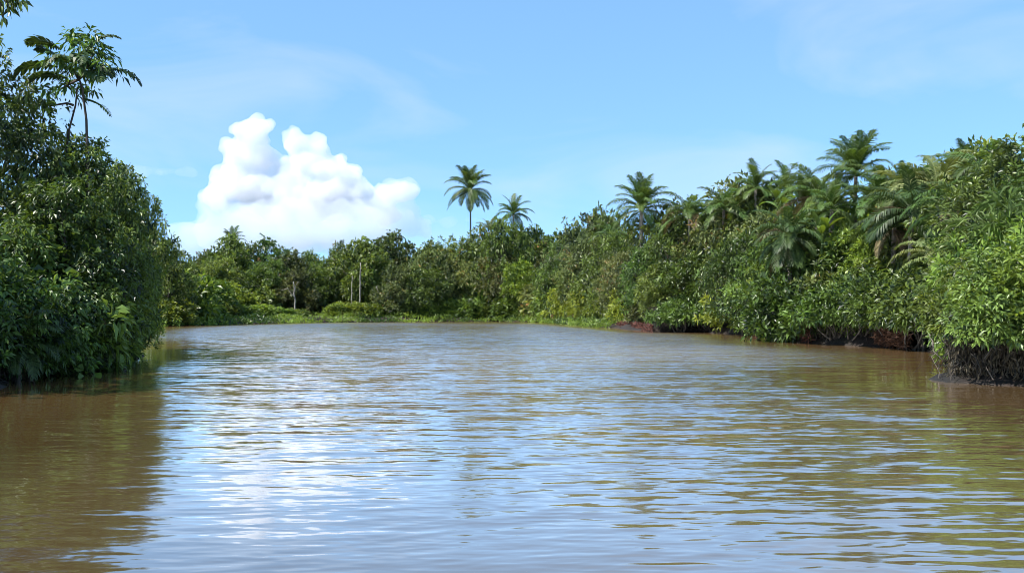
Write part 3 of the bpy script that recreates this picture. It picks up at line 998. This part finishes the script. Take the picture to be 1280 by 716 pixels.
# ------------------------------------------------------------------ palms
def frond_mesh(name, seed, el, length, curl, mat, pairs=42, leaf=0.62, hang=0.5, width=0.045):
    """feather frond growing from the origin in the xz plane, starting at elevation el and curling down"""
    r = np.random.default_rng(seed)
    n = 15
    t = np.linspace(0, 1, n)
    ang = el - curl * t ** 1.4
    step = length / (n - 1)
    x = np.concatenate([[0], np.cumsum(np.cos(ang[:-1]) * step)])
    z = np.concatenate([[0], np.cumsum(np.sin(ang[:-1]) * step)])
    y = 0.04 * length * np.sin(t * 2 + r.uniform(0, 6)) * t
    pts = np.stack([x, y, z], -1)
    g = Geo()
    tube(g, pts, np.linspace(0.045, 0.008, n), 4, 0.75)
    tt = np.linspace(0.14, 0.99, pairs)
    P = np.stack([np.interp(tt, t, pts[:, i]) for i in range(3)], -1)
    T = unit(np.stack([np.interp(tt, t, np.gradient(pts[:, i])) for i in range(3)], -1))
    S = np.array([0, 1.0, 0])
    Nn = np.cross(T, np.broadcast_to(S, T.shape))
    Nn = np.where(Nn[:, 2:3] < 0, -Nn, Nn)
    prof = np.sin(np.pi * (0.12 + 0.83 * (tt - 0.14) / 0.85)) ** 0.6
    for sd in (-1, 1):
        fwd = 0.45 + 0.9 * (tt ** 2)
        D1 = unit(T * fwd[:, None] + S * sd + Nn * 0.25 + r.normal(0, 0.08, T.shape))
        D2 = unit(D1 * 0.8 - UP * (hang + 0.35 * r.random(len(tt)))[:, None])
        Ln = leaf * prof * (0.85 + 0.3 * r.random(len(tt)))
        w = width * (0.8 + 0.4 * prof)
        W = unit(np.cross(D1, Nn)) * w[:, None] * 0.5
        m1 = P + D1 * (Ln * 0.5)[:, None]
        e1 = m1 + D2 * (Ln * 0.5)[:, None]
        V = np.stack([P - W * 0.6, P + W * 0.6, m1 + W, m1 - W, e1 + W * 0.12, e1 - W * 0.12], 1).reshape(-1, 3)
        i = np.arange(len(tt))[:, None] * 6
        Q = np.concatenate([i + np.array([[0, 1, 2, 3]]), i + np.array([[3, 2, 4, 5]])])
        g.add(V, Q, np.repeat(np.clip(0.5 + r.normal(0, 0.18, len(tt)), 0, 1), 6))
    return g.mesh(name, mat)


FROND = {}
for key in ('palm', 'palm_dark', 'palm_pale', 'palm_dry'):
    fat = 0.05
    FROND[key] = [frond_mesh('frond', 400 + i, math.radians(e), 3.0, math.radians(c), M[key], leaf=0.75, hang=h, width=fat)
                  for i, (e, c, h) in enumerate(((80, 50, 0.3), (62, 75, 0.45), (42, 90, 0.65), (22, 90, 0.85), (-4, 72, 1.0), (-38, 42, 0.9)))]


def palm(name, label, px, d, hub_py, L_, plan, key='palm', lean=0.0, trunk_r=0.16, cat='palm', group=None, seed=0, bark='palm_bark', trunk_bottom=None):
    """plan: (frond variant, count) from the upright ones down to the hanging ones; hub_py: photo row of the crown's heart"""
    r = np.random.default_rng(seed + 900)
    x = wx(px, d)
    z0 = ground_z(x, d) - 0.1
    hub = wz(hub_py, d)
    o = thing(name, label, cat, (x, d, z0), 0, (1, 1, 1), group)
    H = hub - z0
    g = Geo()
    top = np.array([0, 0, H])
    t = np.linspace(0, 1, 14)
    pts = np.stack([-lean * H * (1 - t) ** 2, 0.02 * H * np.sin(t * 3), t * H], -1)
    rad = trunk_r * (1.15 - 0.35 * t) * (1 + 0.05 * (np.arange(14) % 2))
    rad[0] *= 1.35
    tube(g, pts, rad, 9)
    tm = g.mesh('trunk', M[bark], smooth=True)
    link('trunk', tm, o)
    k = 0
    for v, cnt in plan:
        a0 = r.uniform(0, 6.28)
        for i in range(cnt):
            a = a0 + i * 2 * math.pi / cnt + r.normal(0, 0.14)
            s = L_ / 3.0 * r.uniform(0.85, 1.12)
            kk = key
            if name != 'coconut_palm' and name != 'shaggy_palm' and v >= 3 and r.random() < (0.06, 0.14, 0.3)[v - 3]:
                kk = 'palm_dry'
            link('frond', FROND[kk][v], o, loc=(r.normal(0, 0.05), r.normal(0, 0.05), H + 0.06 * (3 - v)), rot=(r.normal(0, 0.1), r.normal(0, 0.12), a),
                 scale=(s, s, s))
            k += 1
    return o


FULL = [(0, 3), (1, 5), (2, 5), (3, 5), (4, 4)]
palm('coconut_palm', 'tall lone coconut palm with two tiers of fronds above the far trees', 588, 182, 238, 6.0, [(0, 8), (1, 8), (2, 4), (3, 4), (4, 9), (5, 4)],
     seed=1, trunk_r=0.2)
palm('coconut_palm', 'smaller palm just right of the tall lone palm on the far skyline', 642, 166, 268, 4.2, FULL, seed=2)
palm('coconut_palm', 'short pale palm top between the tall palm and the smaller palm', 613, 164, 289, 3.0, [(0, 3), (1, 5), (2, 5)], 'palm_pale', seed=3)
palm('coconut_palm', 'faint feathery palm top on the far skyline at the cloud base', 290, 170, 303, 3.4, [(0, 3), (1, 4), (2, 5)], seed=4)
palm('shaggy_palm', 'shaggy palm with pale trunk standing over the bend of right bank', 802, 100, 262, 4.3, [(0, 8), (1, 9), (2, 7), (3, 5), (4, 4), (5, 3)], seed=5, trunk_r=0.26,
     bark='pale_bark')
palm('coconut_palm', 'fan-topped palm rising highest on the right bank', 1070, 62, 219, 3.3, [(0, 8), (1, 9), (2, 5), (3, 4), (4, 4)], 'palm', seed=6)
palm('coconut_palm', 'palm with rounded top left of two on right bank skyline', 945, 78, 236, 2.7, FULL, seed=7)
palm('coconut_palm', 'palm right of the rounded palm on right bank skyline', 982, 77, 238, 2.6, FULL, seed=8)
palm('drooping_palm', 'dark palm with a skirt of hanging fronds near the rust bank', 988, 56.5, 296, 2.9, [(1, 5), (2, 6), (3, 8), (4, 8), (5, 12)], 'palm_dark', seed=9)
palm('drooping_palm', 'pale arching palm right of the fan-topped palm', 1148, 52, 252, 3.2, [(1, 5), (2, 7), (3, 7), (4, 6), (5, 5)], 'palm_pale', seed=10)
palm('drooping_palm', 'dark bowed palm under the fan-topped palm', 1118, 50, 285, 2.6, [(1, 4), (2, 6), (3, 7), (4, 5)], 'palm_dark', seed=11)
palm('drooping_palm', 'silvery low palm reaching left over the right shrubs', 1172, 44, 318, 2.6, [(2, 5), (3, 6), (4, 4)], 'palm_pale', seed=12)
palm('coconut_palm', 'small palm top on the skyline left of the large right tree', 1208, 52, 214, 2.2, FULL, seed=13)
palm('coconut_palm', 'palm crown on the skyline right of the fan-topped palm', 1124, 62, 240, 2.4, FULL, seed=14)
palm('coconut_palm', 'low palm in the undergrowth below the fan-topped palm', 1040, 58, 262, 2.4, FULL, 'palm', seed=15)
ARCH = [(1, 4), (2, 6), (3, 6), (4, 5)]
for n_, (px, d, hub, L_, key, lb) in enumerate((
        (862, 84, 268, 3.4, 'palm', 'arching palm in the canopy right of the shaggy palm'),
        (905, 80, 262, 3.2, 'palm', 'arching palm in the canopy left of the rounded palm'),
        (1022, 62, 244, 3.4, 'palm', 'arching palm immediately left of the fan-topped palm'),
        (1100, 56, 248, 3.4, 'palm', 'arching palm immediately right of the fan-topped palm'),
        (1140, 48, 268, 3.2, 'palm_dark', 'dark arching palm behind the silvery low palm'),
        (1172, 50, 240, 3.4, 'palm_pale', 'pale arching palm left of the large right tree'),
        (1200, 40, 262, 2.6, 'palm', 'arching palm poking out of the near right bushes'),
        (1240, 46, 222, 2.8, 'palm', 'palm fronds showing behind the large right tree'),
        (940, 77, 310, 2.8, 'palm', 'low arching palm left of the dark hanging palm'),
        (764, 126, 296, 3.6, 'palm', 'arching palm left of the shaggy palm'))):
    palm('arching_palm', lb, px, d, hub, L_, ARCH, key, seed=40 + n_, lean=0.04 * (-1) ** n_, group='arching palms in the right bank canopy')
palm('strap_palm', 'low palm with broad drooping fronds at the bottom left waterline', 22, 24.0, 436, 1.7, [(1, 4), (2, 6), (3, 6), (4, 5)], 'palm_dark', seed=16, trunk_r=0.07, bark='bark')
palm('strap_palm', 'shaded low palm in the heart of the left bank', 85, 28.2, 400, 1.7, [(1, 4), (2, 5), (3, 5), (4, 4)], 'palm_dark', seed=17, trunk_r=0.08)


# broad paddle leaved plants
def paddle_leaf(seed, el, length, curl, width):
    r = np.random.default_rng(seed)
    n = 13
    t = np.linspace(0, 1, n)
    ang = el - curl * t ** 1.6
    step = length / (n - 1)
    x = np.concatenate([[0], np.cumsum(np.cos(ang[:-1]) * step)])
    z = np.concatenate([[0], np.cumsum(np.sin(ang[:-1]) * step)])
    pts = np.stack([x, 0 * x, z], -1)
    w = width * np.where(t < 0.25, 0.06, np.sin(np.pi * np.clip((t - 0.25) / 0.75, 0, 1) ** 0.75) ** 0.7 + 0.03)
    g = Geo()
    nrm = np.stack([-np.sin(ang), 0 * ang, np.cos(ang)], -1)
    rag = 1 + 0.12 * r.normal(0, 1, (2, n))
    S = np.array([0, 1.0, 0])
    l = pts - S * (w * rag[0])[:, None] * 0.5 + nrm * (w * 0.16)[:, None]
    rr = pts + S * (w * rag[1])[:, None] * 0.5 + nrm * (w * 0.16)[:, None]
    V = np.concatenate([l, pts, rr])
    i = np.arange(n - 1)
    Q = np.concatenate([np.stack([i, i + n, i + n + 1, i + 1], -1), np.stack([i + n, i + 2 * n, i + 2 * n + 1, i + n + 1], -1)])
    g.add(V, Q, np.tile(0.4 + 0.35 * r.random() + 0.1 * r.random(n), 3))
    tube(g, pts[:-1], np.linspace(0.03, 0.01, n - 1), 4, 0.8)
    return g.mesh('leaf', M['banana'], smooth=True)


PADDLE = [paddle_leaf(500 + i, math.radians(e), 2.6, math.radians(c), 0.62) for i, (e, c) in enumerate(((80, 40), (65, 70), (50, 95), (75, 100)))]


def broad_plant(label, px, d, hub_py, s, n, seed):
    r = np.random.default_rng(seed)
    x = wx(px, d)
    z0 = ground_z(x, d) - 0.1
    H = wz(hub_py, d) - z0
    o = thing('banana_plant', label, 'plant', (x, d, z0))
    g = Geo()
    tube(g, wiggly(r, (0, 0, 0), (0, 0, H), 6, 0.02), np.linspace(0.16, 0.09, 6), 8, 0.4)
    link('stalk', g.mesh('stalk', M['banana'], smooth=True), o)
    for i in range(n):
        link('leaf', PADDLE[i % 4], o, loc=(0, 0, H - 0.05), rot=(r.normal(0, 0.1), r.normal(0, 0.1), i * 2.4 + r.normal(0, 0.2)), scale=(s,) * 3)
    return o


broad_plant('tall bright banana like plant with broad leaves left of the fan-topped palm', 1003, 64, 262, 1.1, 9, 601)
broad_plant('lower broad leaved plant with upright paddles left of the dark palms', 1028, 55, 300, 0.85, 8, 602)
broad_plant('broad leaved plant at the back of the rounded palms', 975, 68, 262, 0.9, 8, 603)
broad_plant('glossy broad leaved plant low on the near right bank', 1262, 26.5, 325, 0.5, 9, 604)
broad_plant('small broad leaved plant in front of the right bank palms', 1090, 49.5, 352, 0.5, 8, 605)

# ------------------------------------------------------------------ the slender tree and the corner branch on the left bank
def slender_tree():
    r = np.random.default_rng(77)
    d = 31.0
    x0 = wx(108, d)
    z0 = ground_z(x0, d) - 0.1
    o = thing('slender_tree', 'slender two stemmed tree with feathery big leaves high on the left bank', 'tree', (x0, d, z0))

    def p(px, py, dy=0.0):
        return np.array([wx(px, d) - x0, dy, wz(py, d) - z0])
    g = Geo()
    tube(g, np.array([p(112, 330), p(110, 240), p(109, 190), p(108, 150), p(103, 112), p(98, 95)]), np.linspace(0.065, 0.03, 6), 6)
    link('trunk', g.mesh('trunk', M['bark'], smooth=True), o)
    g = Geo()
    tube(g, np.array([p(70, 300, .4), p(74, 200, .4), p(80, 160, .35), p(90, 130, .25), p(95, 108, .1)]), np.linspace(0.05, 0.025, 5), 6)
    link('trunk', g.mesh('trunk', M['bark'], smooth=True), o)
    g = Geo()
    for q in ((70, 105), (60, 120), (120, 95), (125, 75), (85, 70), (100, 60)):
        tube(g, wiggly(r, p(98, 100), p(*q, r.normal(0, .5)), 5, 0.1), np.linspace(0.045, 0.015, 5), 5)
    tube(g, wiggly(r, p(88, 130, .2), p(38, 130, 0.2), 6, 0.06), np.linspace(0.05, 0.015, 6), 5)
    link('limb', g.mesh('limb', M['bark'], smooth=True), o)
    g = Geo()
    k = d / F
    lobes = [(p(98, 62), 15 * k), (p(114, 72, .3), 17 * k), (p(84, 76, -.3), 16 * k), (p(124, 84, -.2), 13 * k), (p(98, 92, .2), 14 * k), (p(74, 88, .3), 10 * k), (p(108, 50, .1), 10 * k), (p(132, 96, .1), 9 * k),
             (p(66, 118, .2), 8 * k), (p(44, 128, .2), 9 * k), (p(92, 112, .1), 7 * k)]
    crown_geo(r, g, lobes, 7, 0.3, 9, 0.32, 0.095, 0.3, 0.6)
    link('crown', g.mesh('crown', M['deep']), o)
    big = [frond_mesh('frond', 700 + i, math.radians(e), L_, math.radians(c), M['palm_dark'], pairs=13, leaf=lf, hang=h, width=0.13)
           for i, (e, L_, c, lf, h) in enumerate(((35, 1.35, 60, .5, .5), (10, 1.5, 75, .5, .8), (60, 1.2, 80, .45, .5)))]
    for q, m_, a in (((76, 62), 0, math.pi), ((126, 88), 1, 0.1), ((72, 78), 2, math.pi - .2), ((112, 62), 2, .5), ((72, 84), 1, math.pi + .3), ((98, 70), 0, 1.3), ((100, 75), 1, -1.2), ((95, 80), 1, -2.0),
                     ((105, 85), 1, -.5), ((90, 60), 2, 2.2), ((108, 95), 1, -.9), ((84, 98), 1, -2.6)):
        link('frond', big[m_], o, loc=p(*q), rot=(0.3, 0, a))
    hang = frond_mesh('frond', 720, math.radians(-15), 1.25, math.radians(45), M['palm'], pairs=14, leaf=0.32, hang=0.5, width=0.06)
    link('frond', hang, o, loc=p(106, 124), rot=(0, 0, -0.2))
    return o


slender_tree()


def corner_tree():
    r = np.random.default_rng(31)
    d = 20.0
    x0 = wx(-260, d)
    z0 = ground_z(x0, d) - 0.1
    o = thing('overhanging_tree', 'near tree whose dark leafy branch hangs into the top left corner', 'tree', (x0, d, z0))

    def p(px, py, dy=0.0):
        return np.array([wx(px, d) - x0, dy, wz(py, d) - z0])
    g = Geo()
    main = np.array([(0, 0, 0), (0.1, 0, 3), (0.15, 0.1, 6), (0.1, 0, 8.6), (0.0, 0, 11)], float)
    tube(g, main, np.linspace(0.24, 0.08, 5), 8)
    link('trunk', g.mesh('trunk', M['bark'], smooth=True), o)
    g = Geo()
    limb = np.array([main[3], p(-160, -40), p(-80, -35), p(-30, -18), p(2, -8)])
    tube(g, limb, np.linspace(0.13, 0.04, 5), 6)
    tips = [((-4, -6), (4, 24)), ((2, -8), (14, 12)), ((0, -10), (22, 2)), ((-10, -12), (-6, 40)), ((6, -12), (30, 0))]
    for a, b in tips:
        tube(g, wiggly(r, p(*a), p(*b), 6, 0.08), np.linspace(0.05, 0.012, 6), 5)
    link('branch', g.mesh('branch', M['bark'], smooth=True), o)
    g = Geo()
    P, D = [], []
    for (a, b) in tips:
        A, B = p(*a), p(*b)
        for t in r.random(26):
            P.append(A + (B - A) * (0.25 + 0.8 * t) + r.normal(0, 0.03, 3))
            D.append(unit((B - A) * 0.4 + r.normal(0, 0.35, 3) + np.array([0.1, 0, -0.5])))
    P, D = np.array(P), np.array(D)
    V, Q = leaves(P, D, unit(r.normal(0, 1, P.shape)), 0.21 * (0.7 + 0.6 * r.random(len(P))), 0.075)
    g.add(V, Q, np.repeat(r.random(len(P)), 5))
    link('branch_leaves', g.mesh('branch_leaves', M['deep']), o)
    g = Geo()
    lobes = [(np.array([r.normal(0, 0.8) - 0.8, r.normal(0, 1.2), 6.0 + 0.9 * i]), r.uniform(0.9, 1.4)) for i in range(7)]
    crown_geo(r, g, lobes, 13, 0.26, 11, 0.2, 0.07, 0.15, 0.3)
    link('crown', g.mesh('crown', M['deep']), o)


corner_tree()


# ------------------------------------------------------------------ roots, dead wood, rust coloured bank plants
def root_tangle(label, px0, px1, d0, d1, n, hgt, seed, back=0.0, out=1.2, thick=0.05, twigs=90):
    """arching prop roots and snapped branches along a stretch of bank"""
    r = np.random.default_rng(seed)
    pxm, dm = (px0 + px1) / 2, (d0 + d1) / 2
    c = np.array([wx(pxm, dm), dm, 0.0])
    o = thing('root_tangle', label, 'roots', tuple(c), group='root tangles along the right bank')
    for i in range(n):
        t = (i + r.random()) / n
        px, d = px0 + (px1 - px0) * t, d0 + (d1 - d0) * t
        foot = np.array([wx(px, d), d, 0.0]) - c
        q = -np.array([wx(px, d), d, 0.0])
        q = unit(q) * out
        foot = foot - q * back
        a = foot - q * r.uniform(0.5, 1.3) + np.array([r.normal(0, .3), 0, hgt * r.uniform(0.5, 1.0)])
        b = foot + q * r.uniform(-0.3, 0.4) + np.array([r.normal(0, .25), 0, -0.25])
        p = wiggly(r, a, b, 9, 0.24, -0.16)
        g = Geo()
        tube(g, p, np.linspace(thick, thick * 0.4, 9) * r.uniform(0.5, 1.2), 5)
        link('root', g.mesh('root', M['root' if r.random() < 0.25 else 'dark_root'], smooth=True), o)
    g = Geo()
    for i in range(twigs):
        t = r.random()
        px, d = px0 + (px1 - px0) * t, d0 + (d1 - d0) * t
        foot = np.array([wx(px, d), d, 0.0]) - c
        q = unit(-np.array([wx(px, d), d, 0.0])) * out
        foot = foot - q * back
        a = foot - q * r.uniform(-0.25, 1.1) + np.array([r.normal(0, .3), 0, hgt * r.uniform(0.2, 1.1)])
        b = a + np.array([r.normal(0, .35), r.normal(0, .3), -hgt * r.uniform(0.2, 0.7)])
        b[2] = max(b[2], -0.2)
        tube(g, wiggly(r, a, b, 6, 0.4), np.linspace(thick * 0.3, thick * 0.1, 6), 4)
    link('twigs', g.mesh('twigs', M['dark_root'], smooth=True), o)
    g = Geo()
    m = twigs * 24
    t = r.random(m)
    px, d = px0 + (px1 - px0) * t, d0 + (d1 - d0) * t
    P = np.stack([(px - HX) / F * d, d, 0 * d], -1) - c
    q = unit(-np.stack([(px - HX) / F * d, d, 0 * d], -1)) * out
    P = P - q * (back + r.uniform(-0.35, 1.3, (m, 1))) + np.stack([0 * t, 0 * t, hgt * r.uniform(0.0, 1.0, m)], -1)
    V, Q = leaves(P, unit(r.normal(0, 0.5, (m, 3)) - UP), unit(r.normal(0, 1, (m, 3))), 0.2 * (0.6 + 0.8 * r.random(m)), 0.05)
    g.add(V, Q, np.repeat(r.random(m), 5))
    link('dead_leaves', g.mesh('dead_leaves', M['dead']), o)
    return o


root_tangle('dark tangle of roots and dead leaves under the near right bushes', 1184, 1304, 24.2, 22.5, 24, 1.9, 801, back=0.1, twigs=300, thick=0.04)
root_tangle('bleached root tangle left of the near right bushes', 1085, 1132, 48.5, 46.0, 18, 2.0, 802, twigs=120, thick=0.07)
root_tangle('dark root thicket below the fan-topped palm', 1010, 1085, 52.5, 48.6, 14, 1.8, 803, twigs=90, thick=0.06)
root_tangle('grey prop roots under the dark overhanging mangrove', 812, 910, 80, 77, 18, 2.4, 804, twigs=130, thick=0.07)
rt = root_tangle('shaded dead twigs and leaves under the left bank shrubs', 0, 168, 23.2, 37, 14, 1.1, 805, twigs=120, thick=0.035)
rt['group'] = 'root tangles along the left bank'


def rust_plants(label, px0, px1, d0, d1, n, seed, h=0.7):
    r = np.random.default_rng(seed)
    pxm, dm = (px0 + px1) / 2, (d0 + d1) / 2
    c = np.array([wx(pxm, dm), dm, 0.1])
    g = Geo()
    t = r.random(n)
    px, d = px0 + (px1 - px0) * t, d0 + (d1 - d0) * t
    P = np.stack([(px - HX) / F * d, d, 0.1 + 0 * d], -1) - c
    q = unit(np.stack([(px - HX) / F * d, d, 0 * d], -1))
    P = P + q * r.uniform(-0.6, 1.4, (n, 1)) + np.stack([0 * t, 0 * t, h * r.random(n) ** 1.5], -1)
    V, Q = leaves(P, unit(r.normal(0, 0.8, (n, 3)) + UP * 0.2), unit(r.normal(0, 0.5, (n, 3)) + UP), 0.34 * (0.6 + 0.8 * r.random(n)), 0.09)
    g.add(V, Q, np.repeat(r.random(n), 5))
    return tag(link('withered_plant', g.mesh('withered_plant', M['red']), loc=tuple(c)), label, 'dead plants', 'withered patches on the right bank')


rust_plants('rust brown withered patch at the waterline below the dark palm', 935, 1012, 68, 51.8, 5200, 811, 1.0)
rust_plants('rust brown withered patch left of the near right bushes', 1095, 1135, 47.4, 43.5, 2400, 812, 0.8)
rust_plants('small rust brown patch at the far end of the right bank', 690, 730, 134, 124, 2600, 813, 1.2)
rust_plants('brown withered strip below the yellow green shrubs', 735, 815, 117, 79.0, 4200, 814, 0.6)


def snag(name, label, pts, d, rad, mat, group=None, branches=()):
    """dead trunk drawn through photo points at distance d"""
    r = np.random.default_rng(int(pts[0][0]))
    base = np.array([wx(pts[0][0], d), d, wz(pts[0][1], d)])
    o = thing(name, label, 'dead tree', tuple(base), group=group)
    P = np.array([[wx(a, d), d + 0.2 * i, wz(b, d)] for i, (a, b) in enumerate(pts)]) - base
    t = np.linspace(0, 1, 9)
    s = np.linspace(0, 1, len(P))
    Pi = np.stack([np.interp(t, s, P[:, i]) for i in range(3)], -1) + r.normal(0, 0.04, (9, 3))
    g = Geo()
    tube(g, Pi, np.linspace(rad, rad * 0.6, 9), 7)
    link('trunk', g.mesh('trunk', M[mat], smooth=True), o)
    for a, b in branches:
        g = Geo()
        A = np.array([wx(a[0], d), d, wz(a[1], d)]) - base
        B = np.array([wx(b[0], d), d - 0.5, wz(b[1], d)]) - base
        tube(g, wiggly(r, A, B, 6, 0.1), np.linspace(rad * 0.6, rad * 0.25, 6), 5)
        link('branch', g.mesh('branch', M[mat], smooth=True), o)


snag('dead_trunk', 'taller pale bare trunk in the far trees below the cloud edge', [(450, 382), (450, 328)], 152.5, 0.14, 'pale_bark', 'pale bare trunks')
snag('dead_trunk', 'shorter pale bare trunk beside the taller one on far bank', [(439, 382), (440, 345)], 152.5, 0.12, 'pale_bark', 'pale bare trunks')
snag('bare_tree', 'small forked grey tree standing at the far waterline', [(369, 390), (368, 370), (366, 352)], 146.5, 0.14, 'pale_bark', None,
     [((368, 372), (360, 360)), ((360, 360), (352, 363)), ((368, 366), (374, 352))])
snag('bare_tree', 'curved pale branches under the far trees right of bare trunks', [(474, 382), (473, 368), (470, 358)], 153, 0.13, 'pale_bark', None,
     [((474, 374), (462, 368))])


def driftwood():
    r = np.random.default_rng(9)
    d = 146.0
    c = np.array([wx(401, d), d, 0.12])
    o = thing('driftwood_log', 'grey driftwood log lying at the far waterline', 'log', tuple(c))
    g = Geo()
    tube(g, wiggly(r, (-2.1, 0, 0.05), (2.0, 0.4, 0.25), 8, 0.03), np.linspace(0.28, 0.16, 8), 8)
    link('log', g.mesh('log', M['root'], smooth=True), o)
    for a, b in (((-0.6, 0, .2), (-1.8, .3, 0.9)), ((0.6, .2, .2), (1.5, 0, 0.75)), ((-1.2, 0, .1), (-2.6, -.4, .35))):
        g = Geo()
        tube(g, wiggly(r, a, b, 6, 0.08), np.linspace(0.12, 0.05, 6), 6)
        link('branch', g.mesh('branch', M['root'], smooth=True), o)


driftwood()
